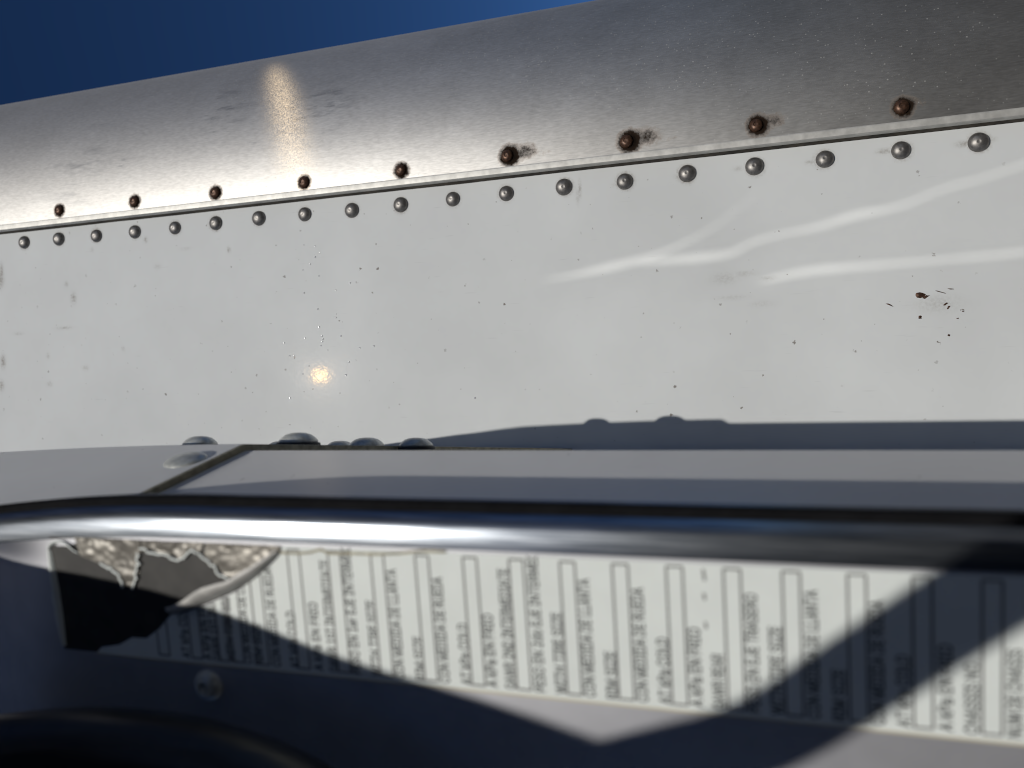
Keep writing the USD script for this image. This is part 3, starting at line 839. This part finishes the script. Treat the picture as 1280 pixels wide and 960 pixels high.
# an added dark wall, unseen behind the camera, blocks low sky below the sun
cab = thing("added_dark_wall", "unseen dark wall added behind the camera to block low sky", "light blocker", (0, -1350, -1500))
wall = trimesh.creation.box((2450, 60, 1500)); wall.apply_translation((0, -1380, -350))
part(cab, "rear_wall", wall, "added_dark_paint", smooth=False)
cap = trimesh.creation.box((2460, 90, 40)); cap.apply_translation((0, -1385, 419))
part(cab, "top_rail", cap, "added_dark_paint", smooth=False)
for sx in (-700, 0, 700):
    rib_ = trimesh.creation.box((60, 24, 1480)); rib_.apply_translation((sx, -1339, -350))
    part(cab, "rib", rib_, "added_dark_paint", smooth=False)
for sx in (-900, 900):
    leg_ = trimesh.creation.box((200, 300, 420)); leg_.apply_translation((sx, -1500, -1292))
    part(cab, "frame_rail", leg_, "added_dark_plastic", smooth=False)

# a tall dark slab added out of view on the left, blocks side sky
for side_, y0_, y1_, top_, lab in ((-900, -1330, -330, 1900, "unseen tall dark slab added on the left to block side sky"),):
    ext = thing("added_side_blocker", lab, "side extender", (side_, (y0_ + y1_) / 2, -900))
    w_ = trimesh.creation.box((35, y1_ - y0_, 2800)); w_.apply_translation((side_, (y0_ + y1_) / 2, top_ - 1400))
    part(ext, "panel", w_, "added_dark_paint", smooth=False)
    w_ = trimesh.creation.box((50, 60, 2810)); w_.apply_translation((side_, y1_ + 31, top_ - 1400))
    part(ext, "rubber_edge", w_, "added_dark_plastic", smooth=False)

# the phone that takes the picture, held upright just behind the lens
phone = thing("smartphone", "dark smartphone held upright close to the trailer nose", "phone", (0, 0, 0))
c2 = fwd; up_p = -right
side_p = down
import manifold3d
cs = manifold3d.CrossSection([[(-36.0, -150.0), (40.0, -150.0), (40.0, 24.0), (-36.0, 24.0)]]).offset(6.0, manifold3d.JoinType.Round, 2, 32)
body = manifold3d.Manifold.extrude(cs, 8.0)
v_, f_, _n = meshkit.arrays(body)
Tm = np.stack([side_p, up_p, -c2], 1)
part(phone, "body", trimesh.Trimesh(v_ @ Tm.T - c2 * 5.0, f_ if np.linalg.det(Tm) > 0 else f_[:, ::-1], process=False), "phone_glass", smooth=30)

# an added unseen tinted pane behind the camera; its slits shape the sun streaks
PANE_Y = -120.0


def through_pane(p):
    """Where the sun's ray to the point p of the trailer passes the pane, as (x, z)."""
    c = p[1] - PANE_Y
    return p[0] + S[0] * c, p[2] + S[2] * c


def split(pts, widths):
    """A tapering slit: centre line in pixels of the panel it lights, widths in mm."""
    q = np.array([through_pane(panel_at(640 + x / 2, 180 + y / 2)) for x, y in pts])
    t = np.linspace(0, 1, len(q)); tt = np.linspace(0, 1, 60)
    from scipy.interpolate import PchipInterpolator
    q = PchipInterpolator(t, q)(tt); w = PchipInterpolator(t, np.asarray(widths, float))(tt)
    d = np.gradient(q, axis=0); d /= np.linalg.norm(d, axis=1, keepdims=True)
    n = np.stack([-d[:, 1], d[:, 0]], 1)
    return Polygon(np.vstack([q + n * w[:, None] / 2, (q - n * w[:, None] / 2)[::-1]])).buffer(0)


splits = unary_union([
    split([(70, 342), (160, 326), (260, 304), (340, 284), (430, 248), (510, 204), (580, 148), (650, 80)], [.2, 2.0, 3.8, 2.8, 1.5, 1.1, .8, .2]),
    split([(260, 303), (360, 293), (460, 285), (540, 275), (600, 248), (680, 226)], [.2, 2.4, 3.8, 3.0, 1.6, .8]),
    split([(560, 250), (660, 228), (760, 208), (860, 178), (960, 158), (1080, 112), (1180, 84), (1300, 44)], [.2, 1.4, 2.2, 3.4, 2.0, 1.5, 1.5, 1.6]),
    split([(610, 348), (680, 330), (780, 313), (900, 304), (1040, 292), (1160, 282), (1300, 268)], [.2, 2.6, 3.2, 2.2, 1.8, 1.9, 2.0])])
pane2d = Polygon([(-135, -60), (420, -60), (420, 1000), (-135, 1000)]).buffer(20).difference(splits)
vis, fcs = trimesh.creation.triangulate_polygon(pane2d, engine="earcut")
m_ = trimesh.creation.extrude_triangulation(vis, fcs, 0.3)
pm = np.stack([m_.vertices[:, 0], PANE_Y - m_.vertices[:, 2], m_.vertices[:, 1]], 1)
m_ = trimesh.Trimesh(pm, m_.faces, process=False); m_.fix_normals()
mat("streak_pane_tint", {"t": ("transparent_bsdf", {"color": (0.825, 0.825, 0.825)}), "gl": ("glossy_bsdf", {"roughness": 0.05}), "fr": ("fresnel", {"IOR": 1.3}), "m": ("mix_closure", {})},
    [("fr.fac", "m.fac"), ("t.BSDF", "m.closure1"), ("gl.BSDF", "m.closure2")], surface="m.closure")
pane = thing("added_streak_pane", "unseen tinted pane with slits added to shape sun streaks on the panel", "wind deflector", (140, PANE_Y, 40))
part(pane, "slit_sheet", m_, "streak_pane_tint", smooth=False)
for sx_ in (-160, 445):
    b_ = trimesh.creation.box((14, 14, 1160)); b_.apply_translation((sx_, PANE_Y - 1.5, 470))
    part(pane, "side_post", b_, "added_dark_plastic", smooth=False)
